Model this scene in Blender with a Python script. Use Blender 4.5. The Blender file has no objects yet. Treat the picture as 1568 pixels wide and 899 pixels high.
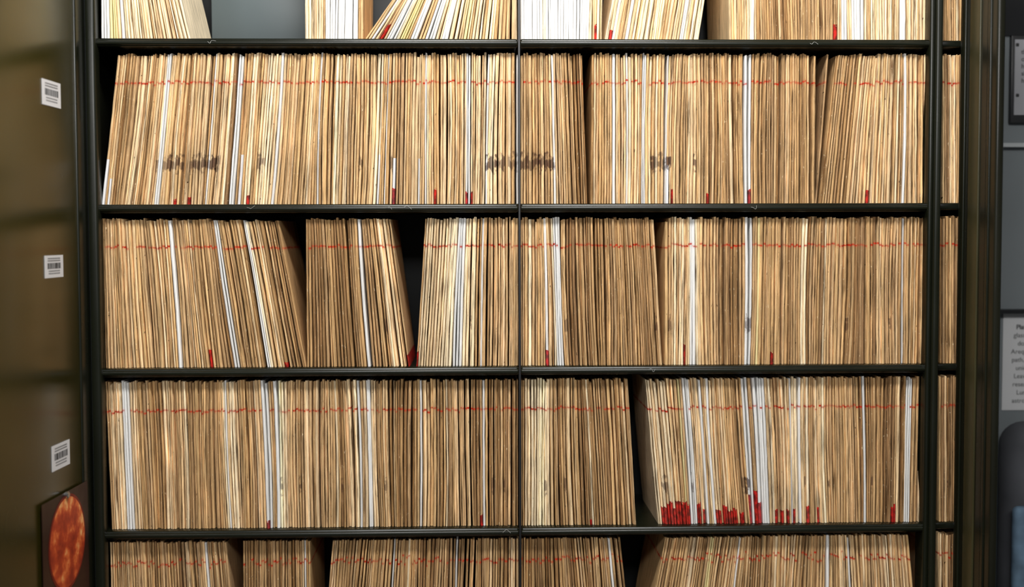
import bpy, bmesh, math, random
from mathutils import Vector, Matrix
random.seed(7)
S = bpy.context.scene
S.view_settings.view_transform = 'Standard'
try: S.view_settings.look = 'None'
except Exception: pass

# ------------------------------------------------ camera (real position in the aisle)
FPX = 1890.0
yaw, pit, rol = math.radians(1.64), math.radians(2.8), math.radians(0.15)
C = Vector((-0.076, -2.2, 1.5))
F = Vector((math.sin(yaw)*math.cos(pit), math.cos(yaw)*math.cos(pit), -math.sin(pit)))
R0 = Vector((math.cos(yaw), -math.sin(yaw), 0)); U0 = R0.cross(F)
Rv = R0*math.cos(rol) - U0*math.sin(rol); Uv = U0*math.cos(rol) + R0*math.sin(rol)
cd = bpy.data.cameras.new('camera'); cam = bpy.data.objects.new('camera', cd)
S.collection.objects.link(cam); S.camera = cam
cam.matrix_world = Matrix(((Rv.x, Uv.x, -F.x, C.x), (Rv.y, Uv.y, -F.y, C.y), (Rv.z, Uv.z, -F.z, C.z), (0, 0, 0, 1)))
cd.sensor_width = 36; cd.lens = 36*FPX/1568
cd.dof.use_dof = True; cd.dof.focus_distance = 2.2; cd.dof.aperture_fstop = 1.7

def ray(px, py): return F + Rv*((px-784)/FPX) - Uv*((py-449.5)/FPX)
def W(px, py, Y=0.0):
    d = ray(px, py); return C + d*((Y-C.y)/d.y)
def WP(px, py, P, n):
    d = ray(px, py); return C + d*((P-C).dot(n)/d.dot(n))

# ------------------------------------------------ node helpers
def newmat(name):
    m = bpy.data.materials.new(name); m.use_nodes = True
    nt = m.node_tree; b = nt.nodes['Principled BSDF']; return m, nt, b
def srgb(r, g, b):
    f = lambda c: (c/255/12.92) if c/255 <= 0.04045 else ((c/255+0.055)/1.055)**2.4
    return (f(r), f(g), f(b), 1)
class NT:
    def __init__(s, nt): s.nt = nt
    def n(s, t, **k):
        x = s.nt.nodes.new(t)
        for a, v in k.items(): setattr(x, a, v)
        return x
    def lk(s, a, b): s.nt.links.new(a, b)
    def put(s, sock, v):
        if isinstance(v, bpy.types.NodeSocket): s.lk(v, sock)
        else: sock.default_value = v
    def m(s, op, a, b=0.0, c=None):
        x = s.n('ShaderNodeMath', operation=op); s.put(x.inputs[0], a); s.put(x.inputs[1], b)
        if c is not None: s.put(x.inputs[2], c)
        return x.outputs[0]
    def mix(s, f, a, b, mode='MIX'):
        x = s.n('ShaderNodeMix', data_type='RGBA', blend_type=mode)
        s.put(x.inputs[0], f); s.put(x.inputs[6], a); s.put(x.inputs[7], b); return x.outputs[2]
    def noise(s, vec, scale=1.0, detail=2.0, rough=0.5):
        x = s.n('ShaderNodeTexNoise'); s.lk(vec, x.inputs['Vector']); x.inputs['Scale'].default_value = scale
        x.inputs['Detail'].default_value = detail; x.inputs['Roughness'].default_value = rough; return x.outputs['Fac']
    def comb(s, a, b, c=0.0):
        x = s.n('ShaderNodeCombineXYZ'); s.put(x.inputs[0], a); s.put(x.inputs[1], b); s.put(x.inputs[2], c); return x.outputs[0]
    def rng(s, v, a, b, c=0.0, d=1.0):
        x = s.n('ShaderNodeMapRange'); s.put(x.inputs[0], v)
        for i, q in enumerate((a, b, c, d)): x.inputs[i+1].default_value = q
        return x.outputs[0]
    def ramp(s, f, stops):
        x = s.n('ShaderNodeValToRGB'); s.lk(f, x.inputs[0]); e = x.color_ramp.elements
        while len(e) < len(stops): e.new(0.5)
        for i, (p, c) in enumerate(stops): e[i].position = p; e[i].color = c
        return x.outputs[0]

def paint(name, col, rough=0.35, var=0.25, spec=0.5, metal=0.0, sc=3.0):
    m, nt, b = newmat(name); h = NT(nt)
    tc = h.n('ShaderNodeTexCoord').outputs['Object']
    n1 = h.noise(tc, sc, 2.0)
    f = h.rng(n1, 0.3, 0.7, 1-var, 1+var)
    c = h.n('ShaderNodeVectorMath', operation='SCALE'); c.inputs[0].default_value = col[:3]; h.lk(f, c.inputs['Scale'])
    h.lk(c.outputs[0], b.inputs['Base Color'])
    n2 = h.noise(tc, sc*2.5, 2.0)
    h.lk(h.rng(n2, 0.3, 0.7, rough*0.85, rough*1.15), b.inputs['Roughness'])
    b.inputs['Metallic'].default_value = metal; b.inputs['Specular IOR Level'].default_value = spec
    return m

M_shelf = paint('olive_black_enamel', (0.006, 0.007, 0.0035), 0.28, 0.3, 0.35)
M_post = paint('post_enamel', (0.008, 0.009, 0.005), 0.30, 0.2, 0.3)
M_door = paint('olive_door_enamel', (0.028, 0.0235, 0.0035), 0.24, 0.25, 0.38, sc=1.6)
M_back = paint('dark_steel_back', (0.008, 0.009, 0.009), 0.5, 0.25, 0.3)
M_litback = paint('lit_back_grey', (0.065, 0.085, 0.09), 0.4, 0.25)  # lighter grey paints in the brightness of the top row's back
M_rdoor = paint('door_edge_enamel', (0.009, 0.009, 0.005), 0.26, 0.3, 0.3)
M_rolive = paint('door_bead_enamel', (0.034, 0.030, 0.012), 0.3, 0.3, 0.4)
M_white = paint('white_label_paper', (0.62, 0.62, 0.63), 0.7, 0.04)
M_ink = paint('black_ink', (0.02, 0.02, 0.02), 0.6, 0.1)
M_greywall = paint('grey_wall_paint', (0.17, 0.19, 0.20), 0.7, 0.1)
M_ledge = paint('pale_ledge', (0.45, 0.47, 0.48), 0.5, 0.05)
M_string = paint('cotton_string', (0.3, 0.3, 0.28), 0.8, 0.05)
M_black = paint('black_frame', (0.008, 0.008, 0.009), 0.4, 0.1)
M_greypaper = paint('grey_notice_paper', (0.33, 0.33, 0.35), 0.7, 0.06)
M_floor = paint('floor_linoleum', (0.16, 0.15, 0.13), 0.4, 0.2)
M_ceil = paint('ceiling_paint', (0.7, 0.7, 0.68), 0.8, 0.05)
M_steel = paint('bright_steel', (0.5, 0.5, 0.5), 0.25, 0.05, 0.5, 1.0)
M_bin = paint('grey_fabric', (0.085, 0.088, 0.10), 0.8, 0.3, sc=8)
M_blue = paint('blue_cloth', (0.12, 0.19, 0.27), 0.8, 0.4, sc=25)

def obj(name, verts, faces, mats, midx=None, parent=None):
    me = bpy.data.meshes.new(name); me.from_pydata([tuple(v) for v in verts], [], faces)
    for m in (mats if isinstance(mats, list) else [mats]): me.materials.append(m)
    if midx: me.polygons.foreach_set('material_index', midx)
    me.update(); o = bpy.data.objects.new(name, me); S.collection.objects.link(o)
    if parent: o.parent = parent
    return o
def empty(name, loc=(0, 0, 0)):
    e = bpy.data.objects.new(name, None); S.collection.objects.link(e); e.empty_display_size = 0.1; return e
def box(name, x0, x1, y0, y1, z0, z1, mat, parent=None, bev=0.0, seg=3):
    v = [(x, y, z) for x in (x0, x1) for y in (y0, y1) for z in (z0, z1)]
    f = [(0, 1, 3, 2), (4, 6, 7, 5), (0, 4, 5, 1), (2, 3, 7, 6), (0, 2, 6, 4), (1, 5, 7, 3)]
    o = obj(name, v, f, mat, None, parent)
    if bev > 0:
        bm = bmesh.new(); bm.from_mesh(o.data)
        bmesh.ops.bevel(bm, geom=bm.edges[:], offset=bev, segments=seg, profile=0.5, affect='EDGES')
        for fc in bm.faces: fc.smooth = True
        bm.to_mesh(o.data); bm.free()
    return o

# ------------------------------------------------ envelope material
M_env, nt, b = newmat('kraft_envelope_paper'); h = NT(nt)
uv = h.n('ShaderNodeUVMap', uv_map='UVMap'); sp = h.n('ShaderNodeSeparateXYZ'); h.lk(uv.outputs[0], sp.inputs[0])
u, v = sp.outputs[0], sp.outputs[1]
ac = h.n('ShaderNodeAttribute', attribute_name='tone')
am = h.n('ShaderNodeAttribute', attribute_name='marks'); ms = h.n('ShaderNodeSeparateColor'); h.lk(am.outputs['Color'], ms.inputs[0])
kraft = ac.outputs['Alpha']     # 1 = kraft, 0 = white sleeve
st1 = h.noise(h.comb(h.m('MULTIPLY', u, 640), h.m('MULTIPLY', v, 2.6)), 1.0, 3.0, 0.65)
st2 = h.noise(h.comb(h.m('MULTIPLY', u, 230), h.m('MULTIPLY', v, 5), 3.3), 1.0, 5.0, 0.7)
amp = h.m('MULTIPLY', h.m('SUBTRACT', st1, 0.5), h.m('MULTIPLY_ADD', kraft, 3.0, 0.35))
f = h.m('ADD', 1.0, amp)
f2 = h.m('ADD', 1.0, h.m('MULTIPLY', h.m('SUBTRACT', st2, 0.5), h.m('MULTIPLY_ADD', kraft, 1.0, 0.1)))
grime = h.noise(h.comb(h.m('MULTIPLY', u, 22), h.m('MULTIPLY', v, 3.0), 30.0), 1.0, 4.0, 0.6)
f2 = h.m('MULTIPLY', f2, h.m('ADD', 1.0, h.m('MULTIPLY', h.m('SUBTRACT', grime, 0.5), h.m('MULTIPLY', kraft, 0.7))))
f = h.m('MINIMUM', h.m('MAXIMUM', h.m('MULTIPLY', f, f2), 0.12), 1.5)
sc = h.n('ShaderNodeVectorMath', operation='SCALE'); h.lk(ac.outputs['Color'], sc.inputs[0]); h.lk(f, sc.inputs['Scale'])
col = sc.outputs[0]
col = h.mix(h.m('MULTIPLY', h.rng(f, 0.72, 0.3), kraft), col, srgb(98, 64, 34))
# pale worn fibres and dark chips
t1 = h.noise(h.comb(h.m('MULTIPLY', u, 480), h.m('MULTIPLY', v, 26), 9.0), 1.0, 4.0, 0.65)
col = h.mix(h.m('MULTIPLY', h.rng(t1, 0.64, 0.68), 0.75), col, srgb(238, 218, 180))
t2 = h.noise(h.comb(h.m('MULTIPLY', u, 330), h.m('MULTIPLY', v, 18), 21.0), 1.0, 4.0, 0.65)
col = h.mix(h.m('MULTIPLY', h.rng(t2, 0.67, 0.70), h.m('MULTIPLY_ADD', kraft, 0.8, 0.1)), col, srgb(44, 28, 16))
# white glued label on lower part
lab = h.m('LESS_THAN', v, am.outputs['Alpha']); col = h.mix(lab, col, (0.80, 0.80, 0.81, 1))
# brown water stain
stn = h.noise(h.comb(h.m('MULTIPLY', u, 160), h.m('MULTIPLY', v, 22), 5.0), 1.0, 3.0)
band = h.m('SUBTRACT', 1.0, h.m('MULTIPLY', h.m('ABSOLUTE', h.m('SUBTRACT', v, 0.275)), 17))
sm = h.rng(h.m('ADD', h.m('MULTIPLY', band, 0.5), h.m('MULTIPLY', h.m('SUBTRACT', stn, 0.52), 2.2)), 0.0, 0.25)
col = h.mix(h.m('MULTIPLY', h.m('MULTIPLY', sm, ms.outputs[2]), 0.88), col, srgb(64, 32, 34))
# red pencil line, broken and faded
wn = h.noise(h.comb(h.m('MULTIPLY', u, 260), h.m('MULTIPLY', v, 60), 1.0), 1.0, 2.0)
wv = h.noise(h.comb(h.m('MULTIPLY', u, 30), 0.0, 2.0), 1.0, 2.0)
fade = h.rng(h.noise(h.comb(h.m('MULTIPLY', u, 35), 0.0, 12.0), 1.0, 3.0), 0.35, 0.58, 0.42, 1.0)
dist = h.m('ABSOLUTE', h.m('SUBTRACT', h.m('ADD', v, h.m('MULTIPLY', h.m('SUBTRACT', wv, 0.5), 0.016)), ms.outputs[0]))
rl = h.m('MULTIPLY', h.m('LESS_THAN', dist, 0.0062), h.rng(wn, 0.33, 0.50))
halo = h.m('MULTIPLY', h.rng(dist, 0.0, 0.022, 1.0, 0.0), 0.28)
col = h.mix(h.m('MULTIPLY', fade, h.m('MINIMUM', h.m('ADD', h.m('MULTIPLY', rl, 0.72), halo), 1.0)), col, srgb(192, 48, 24))
# red tape corner at base
rb = h.m('MULTIPLY', h.m('LESS_THAN', h.m('ADD', v, h.m('MULTIPLY', wn, 0.05)), ms.outputs[1]), 0.95)
rc = h.mix(h.rng(stn, 0.4, 0.6), srgb(112, 8, 14), srgb(205, 28, 28))
col = h.mix(rb, col, rc)
h.lk(col, b.inputs['Base Color']); b.inputs['Roughness'].default_value = 0.8
b.inputs['Specular IOR Level'].default_value = 0.12
bp = h.n('ShaderNodeBump'); bp.inputs['Strength'].default_value = 0.5; bp.inputs['Distance'].default_value = 0.001
h.lk(st1, bp.inputs['Height']); h.lk(bp.outputs[0], b.inputs['Normal'])

def lerp(a, b, t): return a+(b-a)*t
DK, MD, LT = srgb(154, 116, 74), srgb(216, 177, 124), srgb(250, 230, 192)
def tone(t):
    t = max(0, min(1, t))
    a, b_, k = (DK, MD, t*2) if t < .5 else (MD, LT, t*2-1)
    return [lerp(a[i], b_[i], k) for i in range(3)]

ROWS = [
 dict(by=61, h=232, red=None, ref='b', segs=[(155,292,152,237),(467,556,467,557),(558,700,688,745),(702,792,743,791),(797,922,797,925),(926,1070,965,1105),(1117,1418,1113,1418),(1443,1474,1443,1474)],
      tones=[(0,.75),(200,.7),(300,.8),(470,.7),(700,.75),(797,.9),(906,.75),(930,.7),(1117,.45),(1300,.6),(1440,.35)],
      white=[(156,168),(184,192),(497,548),(566,572),(590,604),(628,640),(650,664),(676,690),(797,830),(836,905),(934,940),(955,962),(1040,1045),(1150,1156),(1290,1298),(1306,1324),(1380,1388)],
      yellow=[(170,182),(612,622),(710,714)],
      reds=[(213,14),(583,30),(912,28),(932,16),(1278,24)], labels=[], stains=[]),
 dict(by=312, h=230, red=.812, ref='t', segs=[(155,362,180,378),(362,616,379,620),(617,794,621,794),(797,900,797,892),(904,1240,906,1240),(1243,1252,1245,1270),(1255,1418,1280,1418),(1443,1474,1443,1474)],
      tones=[(0,.42),(255,.7),(268,.42),(330,.75),(345,.5),(392,.75),(432,.42),(570,.6),(585,.3),(620,.6),(760,.45),(797,.36),(845,.6),(865,.32),(905,.6),(1032,.45),(1100,.38),(1155,.4),(1250,.32),(1275,.5),(1325,.36),(1345,.5),(1440,.35)],
      white=[(255,264),(330,334),(367,374),(429,434),(492,498),(590,593),(652,655),(715,722),(744,748),(790,794),(844,849),(938,943),(958,962),(984,988),(1017,1021),(1143,1152),(1386,1391)],
      yellow=[], reds=[(268,10),(292,12),(380,20),(603,22),(668,24),(714,26),(722,18),(902,30),(1028,24),(1085,20),(1148,22),(1330,20)],
      labels=[(157,70),(166,40),(365,76),(576,76),(600,70),(642,70),(1020,60)], stains=[(265,298),(308,350),(405,415),(745,775),(782,850),(998,1030),(1060,1066)]),
 dict(by=560, h=226, red=.815, ref='t', segs=[(161,470,155,427),(470,628,468,598),(637,794,651,794),(797,1015,797,1002),(1018,1195,1018,1197),(1197,1414,1200,1418),(1441,1472,1441,1472)],
      tones=[(0,.48),(250,.5),(285,.38),(380,.55),(392,.38),(468,.32),(560,.42),(580,.28),(650,.62),(705,.7),(725,.55),(797,.5),(838,.6),(868,.34),(960,.28),(1018,.46),(1060,.35),(1150,.42),(1170,.35),(1200,.36),(1330,.44),(1440,.35)],
      white=[(252,260),(328,335),(372,379),(545,550),(703,716),(739,742),(836,839),(848,860),(1058,1066),(1140,1149),(1384,1388)],
      yellow=[(1156,1160)], reds=[(322,30),(437,10),(627,20),(640,20),(838,30),(1047,30),(1180,26)], labels=[], stains=[(1195,1199)]),
 dict(by=805, h=224, red=.80, ref='t', segs=[(171,794,161,794),(797,975,797,962),(1008,1409,988,1414),(1438,1469,1438,1469)],
      tones=[(0,.5),(200,.36),(340,.6),(360,.40),(420,.6),(440,.34),(475,.2),(530,.62),(578,.28),(660,.33),(720,.28),(797,.38),(803,.95),(845,.42),(880,.2),(960,.25),(988,.6),(1100,.45),(1175,.55),(1262,.36),(1325,.28),(1440,.35)],
      white=[(185,197),(342,347),(402,411),(421,425),(546,550),(562,565),(641,643),(740,744),(1043,1052),(1066,1071),(1079,1083),(1137,1149),(1154,1171),(1204,1209),(1220,1223),(1321,1325),(1388,1397)],
      yellow=[(1033,1037)], reds=[(412,16),(740,18),(903,12)]+[(x,34) for x in range(1018,1058,4)]+[(1072,32),(1080,28)]+[(x,26) for x in range(1100,1144,5)]+[(1150,40),(1158,46),(1166,36),(1190,20),(1200,24),(1208,24),(1216,20),(1238,26),(1255,34),(1366,30),(1371,36)], labels=[], stains=[(962,966),(1000,1010),(1130,1140)]),
 dict(by=1050, h=226, red=.855, ref='t', segs=[(172,366,168,347),(372,478,372,475),(490,794,509,794),(797,975,797,950),(978,1410,1018,1391),(1436,1467,1436,1467)],
      tones=[(0,.38),(260,.34),(372,.3),(509,.28),(700,.38),(797,.24),(1018,.46),(1150,.4),(1250,.55),(1330,.46),(1440,.35)],
      white=[(311,315),(465,468),(598,603),(700,704),(930,934),(1130,1134),(1262,1270),(1300,1304)], yellow=[(1085,1090)], reds=[], labels=[], stains=[]),
]
for ri, rw in enumerate(ROWS):
    zb = W(795, rw['by']).z; zt = W(795, rw['by']-rw['h']).z; H = zt-zb
    rw['zb'], rw['zt'] = zb, zt
    V, Fc, MI = [], [], []; UVv = []; T = []; MK = []
    NL = 14
    # x on the shelf plane for a photo column measured at height z
    def X(px, z):
        p0 = W(px, 449)
        for _ in range(4):
            q = Vector((p0.x, 0, z)) - C
            sy = 449.5 - FPX*q.dot(Uv)/q.dot(F)
            p0 = W(px, sy)
        return p0.x
    clus = 0.0
    for si, (b0, b1, t0, t1) in enumerate(rw['segs']):
        xb0, xb1, xt0, xt1 = X(b0, zb), X(b1, zb), X(t0, zt), X(t1, zt)
        wmin = min(xb1-xb0, xt1-xt0)
        if ri == 0: wmin = lerp(wmin, max(xb1-xb0, xt1-xt0), .6)
        ws = []; tot = 0
        base_w = 0.0048
        while tot < wmin:
            w = base_w*random.choice((0.7, 0.8, 0.9, 1.0, 1.05, 1.15, 1.35)); ws.append(w); tot += w
        k = wmin/tot; acc = 0
        ph = [random.uniform(0, 6.28) for _ in range(4)]
        for wi in ws:
            a0 = acc/tot; acc += wi; th = wi*k*(random.choice((.99, .97, .95, .89)) if ri else .99)
            ac_ = (a0 + acc/tot)/2
            fr_ = a0/(1-ws[-1]/tot+1e-9) if len(ws) > 1 else 0
            xb = lerp(xb0, xb1-wi*k, fr_); xt = lerp(xt0, xt1-wi*k, fr_)
            env = min(1.0, math.sin(math.pi*fr_)*1.6) * min(1, (xb1-xb0)/.25)
            xt += env*(.0035*math.sin(xb*32+ph[0]) + .0016*math.sin(xb*90+ph[1]))
            bow = env*(.0016*math.sin(xb*40+ph[2]) + .0009*math.sin(xb*120+ph[3])) + random.gauss(0, .0002)
            pb, pt = lerp(b0, b1, ac_), lerp(t0, t1, ac_)
            pr = pb if rw['ref'] == 'b' else pt
            tn = [q[1] for q in rw['tones'] if q[0] <= pr][-1]
            if random.random() < .12: clus = random.gauss(0, .13)
            tn += clus
            hw = wi*k/0.001164/2
            white = any((a+hw*.15 <= pr <= c-hw*.15) or abs(pr-(a+c)/2) <= hw*1.02 for a, c in rw['white'])
            yel = any(a-hw*0.3 <= pr <= c+hw*0.3 for a, c in rw['yellow'])
            rr = random.random()
            if not white and tn >= .8 and rr < 0.06: white = True
            c = tone(tn + random.gauss(0, 0.15) + (0.30 if rr > .94 else 0) - (0.3 if rr < .06 else 0))
            j = random.uniform(.86, 1.1); c = [min(.95, q*j) for q in c]; al = random.uniform(.7, 1.15)
            gr = random.uniform(0, .12); lum = sum(c)/3; c = [lerp(q, lum*1.0, gr) for q in c]
            if white: g = random.uniform(.68, .84); c = [g, g*.985, g*.955]; al = 0.0
            if yel: c = list(srgb(232, 216, 160)[:3]); al = 0.2
            red = 0.0
            for rx, rh in rw['reds']:
                if abs(pb-rx) <= hw+0.3: red = max(red, rh/rw['h']*random.uniform(.7, 1.15)+.022)
            stn_ = random.uniform(.55, 1.0) if any(a <= pt <= e for a, e in rw['stains']) else (0.7 if random.random() < .03 and ri else 0)
            lb = 0.0
            for lx, lh in rw['labels']:
                if abs(pb-lx) <= hw*.8: lb = lh/rw['h']
            rlv = -1.0
            if rw['red']:
                rlv = rw['red'] + random.gauss(0, .004 if ri < 4 else .014)
                if white and random.random() < .6: rlv = -1
                if random.random() < .08: rlv = -1
            mk = (rlv, red, stn_, lb)
            hj = H + random.uniform(-.0028, .0022) + (-.004 if random.random() < .06 else 0)
            lean = abs(xt-xb); hj *= math.sqrt(max(.5, 1-(lean/H)**2)) if lean > .01 else 1
            yj = random.uniform(-.0016, .0022) + (random.choice((-.003, .005)) if random.random() < .10 else 0)
            if ri == 0: yj *= .5
            dep = 0.205; gv = .0085 if ri else .004
            prof = [(0, dep), (0.0, gv), (.12, .0014), (.5, 0.0), (.86, .0014), (1.0, gv), (1.0, dep)]
            base = len(V); wx = 0
            for L in range(NL):
                fz = L/(NL-1)
                wx = wx*.6 + random.uniform(-.00028, .00028)
                if L in (0,): wx = 0
                bo = bow*math.sin(math.pi*fz)
                for pi_, (pu, py_) in enumerate(prof):
                    fr = 1 <= pi_ <= 5
                    yy = py_ + yj + (random.uniform(-.0004, .0004) if fr else 0)
                    zz = zb + fz*hj + (random.uniform(-.0014, .0005) if (fr and L == NL-1) else 0)
                    V.append((lerp(xb, xt, fz) + pu*th + bo + (wx if fr else 0), yy, zz))
                    UVv.append((lerp(xb0, xb1, a0)+ri*3.1 + pu*th + (py_*1.0 if not fr else 0), fz))
                    T.append((c[0], c[1], c[2], al)); MK.append(mk)
            n = len(prof)
            for L in range(NL-1):
                for q in range(n):
                    q2 = (q+1) % n
                    Fc.append((base+L*n+q, base+L*n+q2, base+(L+1)*n+q2, base+(L+1)*n+q))
            Fc.append(tuple(base+q for q in range(n))[::-1]); Fc.append(tuple(base+(NL-1)*n+q for q in range(n)))
    o = obj('glass_plate_envelopes', V, Fc, M_env)
    me = o.data
    ul = me.uv_layers.new(name='UVMap'); li = [0]*len(me.loops); me.loops.foreach_get('vertex_index', li)
    fl = [];  [fl.extend(UVv[i]) for i in li]; ul.data.foreach_set('uv', fl)
    for nm, D in (('tone', T), ('marks', MK)):
        a = me.attributes.new(nm, 'FLOAT_COLOR', 'POINT'); fl = []; [fl.extend(q) for q in D]; a.data.foreach_set('color', fl)

# ------------------------------------------------ cabinet
cab = empty('steel_shelving_cabinet')
zrow = [r['zb'] for r in ROWS]
XL = W(152, 440).x - 0.006
XR = W(1421, 440, -.03).x
XM = W(795, 440).x
XE = W(1470, 440).x
ZB, ZT = 0.0, ROWS[0]['zt']+0.06
shelf_z = zrow[:] + [ROWS[4]['zb']-0.31]
for i, z in enumerate(shelf_z):
    for nm, a, c in (('shelf_left', XL, XM-0.0012), ('shelf_right', XM+0.0012, XR+.004)):
        box(f'{nm}_{i+1}', a, c, -0.016, 0.262, z-0.0155, z-0.0003, M_shelf, cab, 0.0045)
        box(f'{nm}_hem_{i+1}', a, c, -0.0195, -0.011, z-0.0125, z-0.0045, M_post, cab, 0.003)
    box(f'shelf_end_{i+1}', XR+0.018, XE+0.012, -0.006, 0.262, z-0.0125, z-0.0003, M_shelf, cab, 0.003)
box('back_panel', XL-0.02, XE+0.02, 0.263, 0.272, ZB, ZT, M_back, cab)
box('lit_back_insert', W(325, 30, .215).x, W(470, 30, .215).x, 0.209, 0.213, zrow[0]+.0005, zrow[0]+.22, M_litback, cab, .001)  # added insert, its lighter grey imitates light on the top row's back
box('side_left', XL-0.004, XL, 0.0, 0.262, ZB, ZT, M_post, cab)
box('top_panel', XL-0.03, XE+0.03, -0.02, 0.272, ZT, ZT+0.02, M_post, cab)
box('kick_panel', XL, XE, -0.012, -0.004, ZB, shelf_z[-1]-0.016, M_post, cab)
pl0, pl1 = W(136, 440, -0.03).x, W(152, 440, -0.03).x
box('post_left', pl0, pl1, -0.03, 0.0, ZB, ZT, M_post, cab, 0.005)
box('post_left_flange', pl0-0.012, pl0+0.001, -0.018, 0.0, ZB, ZT, M_shelf, cab, 0.003)
box('post_right', XR, XR+0.010, -0.024, 0.02, ZB, ZT, M_shelf, cab, 0.004)
box('post_right_face', XR+0.009, XR+0.0215, -0.030, 0.02, ZB, ZT, M_post, cab, 0.004)
box('centre_strip', XM-0.0022, XM+0.0022, -0.0245, -0.0195, ZB, ZT, M_black, cab, 0.0012)
box('side_right', XE+0.012, XE+0.018, -0.02, 0.262, ZB, ZT, M_post, cab)

# left door, open about 93 degrees
HP = W(131, 500, -0.045); HP.z = 0
e = Vector((-0.052, -1, 0)).normalized(); nrm = Vector((1, -0.052, 0)).normalized()
Zv = Vector((0, 0, 1))
def oriented_box(name, P, e, n, a0, a1, d0, d1, z0, z1, mat, parent, bev=0.0):
    o = box(name, a0, a1, d0, d1, z0, z1, mat, parent, bev)
    for vv in o.data.vertices:
        q = vv.co.copy(); vv.co = P + e*q.x + n*q.y + Zv*q.z
    bm = bmesh.new(); bm.from_mesh(o.data); bmesh.ops.recalc_face_normals(bm, faces=bm.faces); bm.to_mesh(o.data); bm.free()
    return o
oriented_box('door_left', HP, e, nrm, 0.0, 0.72, -0.022, 0.0, 0.05, ZT-0.01, M_door, cab, 0.004)
oriented_box('door_left_hinge_stile', HP, e, nrm, -0.004, 0.030, -0.020, 0.0035, 0.05, ZT-0.01, M_shelf, cab, 0.003)
for zz in (0.35, 1.2, 2.0):
    oriented_box('door_left_hinge', HP, e, nrm, -0.012, 0.0, -0.012, -0.001, zz, zz+0.07, M_post, cab, 0.004)

def label(px0, px1, py0, py1, pc):
    A = WP(px0, (py0+py1)/2, HP, nrm); B = WP(px1, (py0+py1)/2, HP, nrm)
    Cc = (A+B)/2; w = (B-A).length; hgt = abs(WP((px0+px1)/2, py0, HP, nrm).z - WP((px0+px1)/2, py1, HP, nrm).z)*0.9
    r = -e
    V, Fc, MI = [], [], []
    def q(x0, x1, z0, z1, d, mi):
        k = len(V)
        for (x, z, dd) in ((x0, z0, d), (x1, z0, d), (x1, z1, d), (x0, z1, d), (x0, z0, 0), (x1, z0, 0), (x1, z1, 0), (x0, z1, 0)):
            V.append(Cc + r*x + Zv*z + nrm*(dd+0.0003))
        for f_ in ((0, 1, 2, 3), (4, 7, 6, 5), (0, 4, 5, 1), (1, 5, 6, 2), (2, 6, 7, 3), (3, 7, 4, 0)):
            Fc.append(tuple(k+i for i in f_)); MI.append(mi)
    q(-w/2, w/2, -hgt/2, hgt/2, 0.0006, 0)
    x = -w*0.36
    while x < w*0.36:
        bw = random.choice((.0006, .0010, .0016)); q(x, x+bw, -hgt*.10, hgt*.16, 0.0009, 1); x += bw + random.choice((.0009, .0018))
    for k_, zz in enumerate((-.2, -.31)):
        x = -w*0.30
        while x < w*0.28:
            q(x, x+.0016, hgt*zz-.0010, hgt*zz+.0010, 0.0009, 1); x += .0036
    for zz in (.26, .36):
        x = -w*.34
        while x < w*.34: q(x, x+.0018, hgt*zz-.0010, hgt*zz+.0010, .0009, 1); x += .0037
    o = obj('barcode_label', V, Fc, [M_white, M_ink], MI); return o
label(64, 92, 122, 165, None); label(68, 96, 389, 427, None); label(79, 106, 676, 719, None)

# sun print on the door
M_sun, nt, b = newmat('sun_print_ink'); h = NT(nt)
tc = h.n('ShaderNodeTexCoord').outputs['Object']
n1 = h.noise(tc, 30, 5, .55); n2 = h.noise(tc, 80, 4, .6)
cc = h.ramp(h.m('ADD', h.m('MULTIPLY', n1, .8), h.m('MULTIPLY', n2, .2)), [(.36, srgb(138, 36, 14)), (.50, srgb(180, 62, 26)), (.58, srgb(218, 106, 50)), (.66, srgb(240, 176, 110))])
h.lk(cc, b.inputs['Base Color']); b.inputs['Roughness'].default_value = .5
M_rim = paint('sun_rim_ink', srgb(112, 18, 8), .5, .2, sc=20)
M_print = paint('print_black_ink', srgb(38, 12, 9), .45, .3, sc=8)
Ptop = WP(130, 736, HP, nrm); Plf = WP(60, 775, HP, nrm)
a0 = (Ptop-HP).dot(e); a1 = (Plf-HP).dot(e)
pr = empty('sun_photograph_print')
oriented_box('paper', HP, e, nrm, a0, a1, 0.0036, 0.0042, Ptop.z-0.235, Ptop.z, M_print, pr)
sc_ = WP(99.5, 830, HP, nrm); rad = (WP(100, 756, HP, nrm).z - WP(100, 903, HP, nrm).z)/2
for nm, rr, dd, mt in (('sun_rim', rad, .0046, M_rim), ('sun_disc', rad*.94, .0049, M_sun)):
    V = [sc_ + nrm*dd]; Fc = []
    for i in range(64):
        a = 2*math.pi*i/64; V.append(sc_ + nrm*dd - e*math.cos(a)*rr + Zv*math.sin(a)*rr)
    for i in range(64): Fc.append((0, 1+i, 1+(i+1) % 64))
    obj(nm, V, Fc, mt, None, pr)
mg = WP(97, 758, HP, nrm)
V = []; Fc = []
for d_, rr in ((.004, .006), (.008, .006), (.0095, .0045)):
    for i in range(20):
        a = 2*math.pi*i/20; V.append(mg + nrm*d_ - e*math.cos(a)*rr + Zv*math.sin(a)*rr)
for L in range(2):
    for i in range(20): Fc.append((L*20+i, L*20+(i+1) % 20, (L+1)*20+(i+1) % 20, (L+1)*20+i))
Fc.append(tuple(40+i for i in range(20)))
obj('magnet', V, Fc, M_steel, None, pr)

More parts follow.
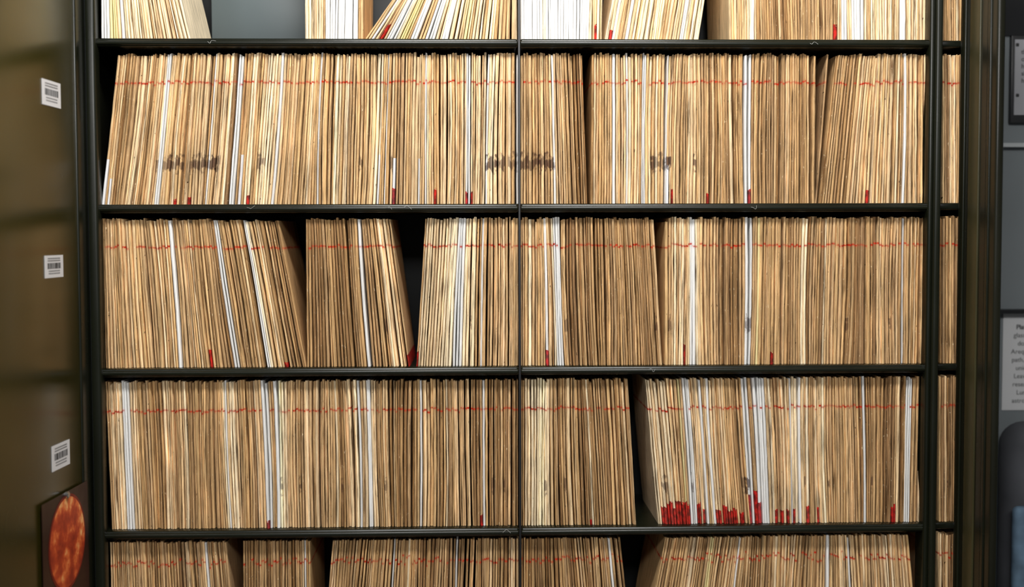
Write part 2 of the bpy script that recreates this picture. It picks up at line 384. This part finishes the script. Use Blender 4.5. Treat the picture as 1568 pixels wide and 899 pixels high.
# right door, open, seen edge-on
XD = W(1467, 440, -0.045).x
yfx = lambda px, x: C.y + (x-C.x) / (ray(px, 440).x/ray(px, 440).y)
yf = lambda px: yfx(px, XD)
DT = 0.014
y_end = yfx(1534, XD+DT)
box('door_right', XD, XD+DT, y_end, -0.045, 0.05, ZT-0.01, M_rdoor, cab, 0.004)
for k_, (p0, p1, pd, mt) in enumerate(((1468, 1475, .0035, M_shelf), (1482, 1497, .003, M_rolive), (1508, 1513, .003, M_shelf))):
    ya, yb = yf(p1), yf(p0)
    box(f'door_right_bead_{k_+1}', XD-pd, XD+0.001, ya, yb, 0.05, ZT-0.01, mt, cab, min(.0035, pd*.45))

# ------------------------------------------------ room
YW = 0.32
box('wall_back', -2.2, 2.6, YW, YW+0.1, 0, 2.9, M_greywall)
box('floor', -2.2, 2.6, -4.2, YW, -0.05, 0.0, M_floor)
box('ceiling', -2.2, 2.6, -4.2, YW+0.1, 2.9, 2.95, M_ceil)
box('wall_left', -2.3, -2.2, -4.2, YW+0.1, 0, 2.9, M_greywall)
box('wall_right', 2.6, 2.7, -4.2, YW+0.1, 0, 2.9, M_greywall)

def wx(px, py): p = W(px, py, YW); return p.x, p.z
fr = empty('framed_notice')
x0, z0 = wx(1543, 190); x1, z1 = wx(1543, 55)
box('frame', x0, x0+0.30, YW-0.012, YW-0.0005, z0, z1, M_black, fr, .002)
xa, za = wx(1548, 177); xb, zb_ = wx(1549, 62)
box('sheet', xa, x0+0.29, YW-0.014, YW-0.012, za, zb_, M_greypaper, fr)
for py in (70, 147):
    x, z = wx(1553, py); box('screw', x-.003, x+.003, YW-0.017, YW-0.014, z-.003, z+.003, M_ink, fr, .001)
def text(s, px, py, size, parent, mat=M_ink, off=0.0145, bold=.0001):
    x, z = wx(px, py); c = bpy.data.curves.new('text', 'FONT'); c.body = s; c.size = size; c.extrude = .0002; c.offset = bold
    o = bpy.data.objects.new('text_line', c); S.collection.objects.link(o); o.location = (x, YW-off, z); o.rotation_euler = (math.pi/2, 0, 0)
    c.materials.append(mat); o.parent = parent
for i, s in enumerate(("the glass plates", "observatory and", "hundred years of", "sky over both", "hemispheres as")):
    text(s, 1559, 84+i*11, .013, fr)
box('picture_ledge', wx(1500, 222)[0], 2.5, YW-0.02, YW-0.0005, wx(1550, 226)[1], wx(1550, 220)[1], M_ledge)
box('dark_wall_panel', wx(1500, 50)[0], 2.5, YW-0.006, YW-0.0005, wx(1550, 55)[1], 2.85, M_black)
pn = empty('paper_notice')
x0, z0 = wx(1533, 628); x1, z1 = wx(1533, 480)
box('sheet', x0, x0+0.22, YW-0.003, YW-0.0005, z0, z1, M_white, pn)
for i, (s, px) in enumerate((("Plate Stacks", 1555), ("glass photographs", 1551), ("done in Peru", 1557), ("Arequipa station", 1547), ("path, the sky", 1548), ("unique record", 1554), ("Leavitt and her", 1551), ("research on the", 1549), ("Luminosity of", 1555), ("astronomy today", 1548))):
    text(s, px, 504+i*12.5, .0135, pn, M_ink, .0032, .0003 if i == 0 else 0)
box('dark_shelf_edge', wx(1500, 470)[0], 2.5, YW-0.03, YW-0.0005, wx(1550, 479)[1], wx(1550, 473)[1], M_black)

def softbox(name, x0, x1, y0, y1, z0, z1, mat, parent=None, r=0.06):
    return box(name, x0, x1, y0, y1, z0, z1, mat, parent, r, 6)
ch = empty('office_chair')
cx, cz = wx(1534, 634); cx -= 0.045
softbox('backrest', cx, cx+.46, YW-.16, YW-.05, cz-.50, cz, M_bin, ch, .05)
softbox('seat', cx-.0, cx+.46, YW-.55, YW-.12, cz-.62, cz-.53, M_bin, ch, .04)
box('backrest_bar', cx+.2, cx+.26, YW-.14, YW-.11, cz-.60, cz-.48, M_black, ch, .004)
zs = cz-.62
box('gas_column', cx+.205, cx+.255, YW-.36, YW-.31, 0.08, zs, M_black, ch, .012)
for a in range(5):
    A = math.radians(a*72+20); P = Vector((cx+.23, YW-.335, 0)); ee = Vector((math.cos(A), math.sin(A), 0)); n2_ = Vector((-math.sin(A), math.cos(A), 0))
    oriented_box('leg', P, ee, n2_, 0.0, .2, -.018, .018, .06, .09, M_black, ch, .006)
    oriented_box('caster', P, ee, n2_, .165, .215, -.014, .014, 0.0, .06, M_black, ch, .012)
# blue cloth hung over the backrest
xc = W(1550, 800, YW-.17).x; zc1 = W(1552, 775, YW-.17).z
softbox('hanging_cloth', xc, xc+.28, YW-.185, YW-.158, zc1-.25, zc1, M_blue, ch, .012)

# little scraps of torn string on shelf edges
for px, py in ((590, 318), (618, 322), (1240, 70), (1150, 317), (995, 568), (318, 68), (770, 804), (378, 318)):
    c = bpy.data.curves.new('string', 'CURVE'); c.dimensions = '3D'; c.bevel_depth = .00035
    sp_ = c.splines.new('BEZIER'); sp_.bezier_points.add(3)
    zz = min(shelf_z, key=lambda q: abs(q-W(px, py).z)); x = W(px, py, -.02).x
    for i, bpnt in enumerate(sp_.bezier_points):
        bpnt.co = (x + i*.004*random.uniform(.6, 1.3), -.0205 - .0008*(i % 2), zz-.002 - random.uniform(0, .009)); bpnt.handle_left_type = bpnt.handle_right_type = 'AUTO'
    c.materials.append(M_string); o = bpy.data.objects.new('string_scrap', c); S.collection.objects.link(o)

# ------------------------------------------------ lights
def area(name, loc, target, sx, sy, P, col=(1, 1, 1)):
    l = bpy.data.lights.new(name, 'AREA'); l.shape = 'RECTANGLE'; l.size = sx; l.size_y = sy; l.energy = P; l.color = col
    o = bpy.data.objects.new(name, l); S.collection.objects.link(o); o.location = loc
    o.rotation_euler = (Vector(target)-Vector(loc)).to_track_quat('-Z', 'Y').to_euler(); return o
area('ceiling_light_near', (0, -1.0, 2.82), (0, 0, 1.75), 0.7, 0.3, 54, (1, .99, .97))
area('fill_light_far', (0.0, -3.2, 2.8), (0, 0, 1.2), 1.6, 0.6, 72, (1, .99, .97))  # added fill from behind the camera, lifts the lower rows
box('ceiling_lamp_housing', -0.4, 0.4, -1.2, -0.8, 2.86, 2.9, M_ceil, None, .01)
w = bpy.data.worlds.new('World'); S.world = w; w.use_nodes = True
w.node_tree.nodes['Background'].inputs[0].default_value = (.9, .95, 1, 1); w.node_tree.nodes['Background'].inputs[1].default_value = 0.18
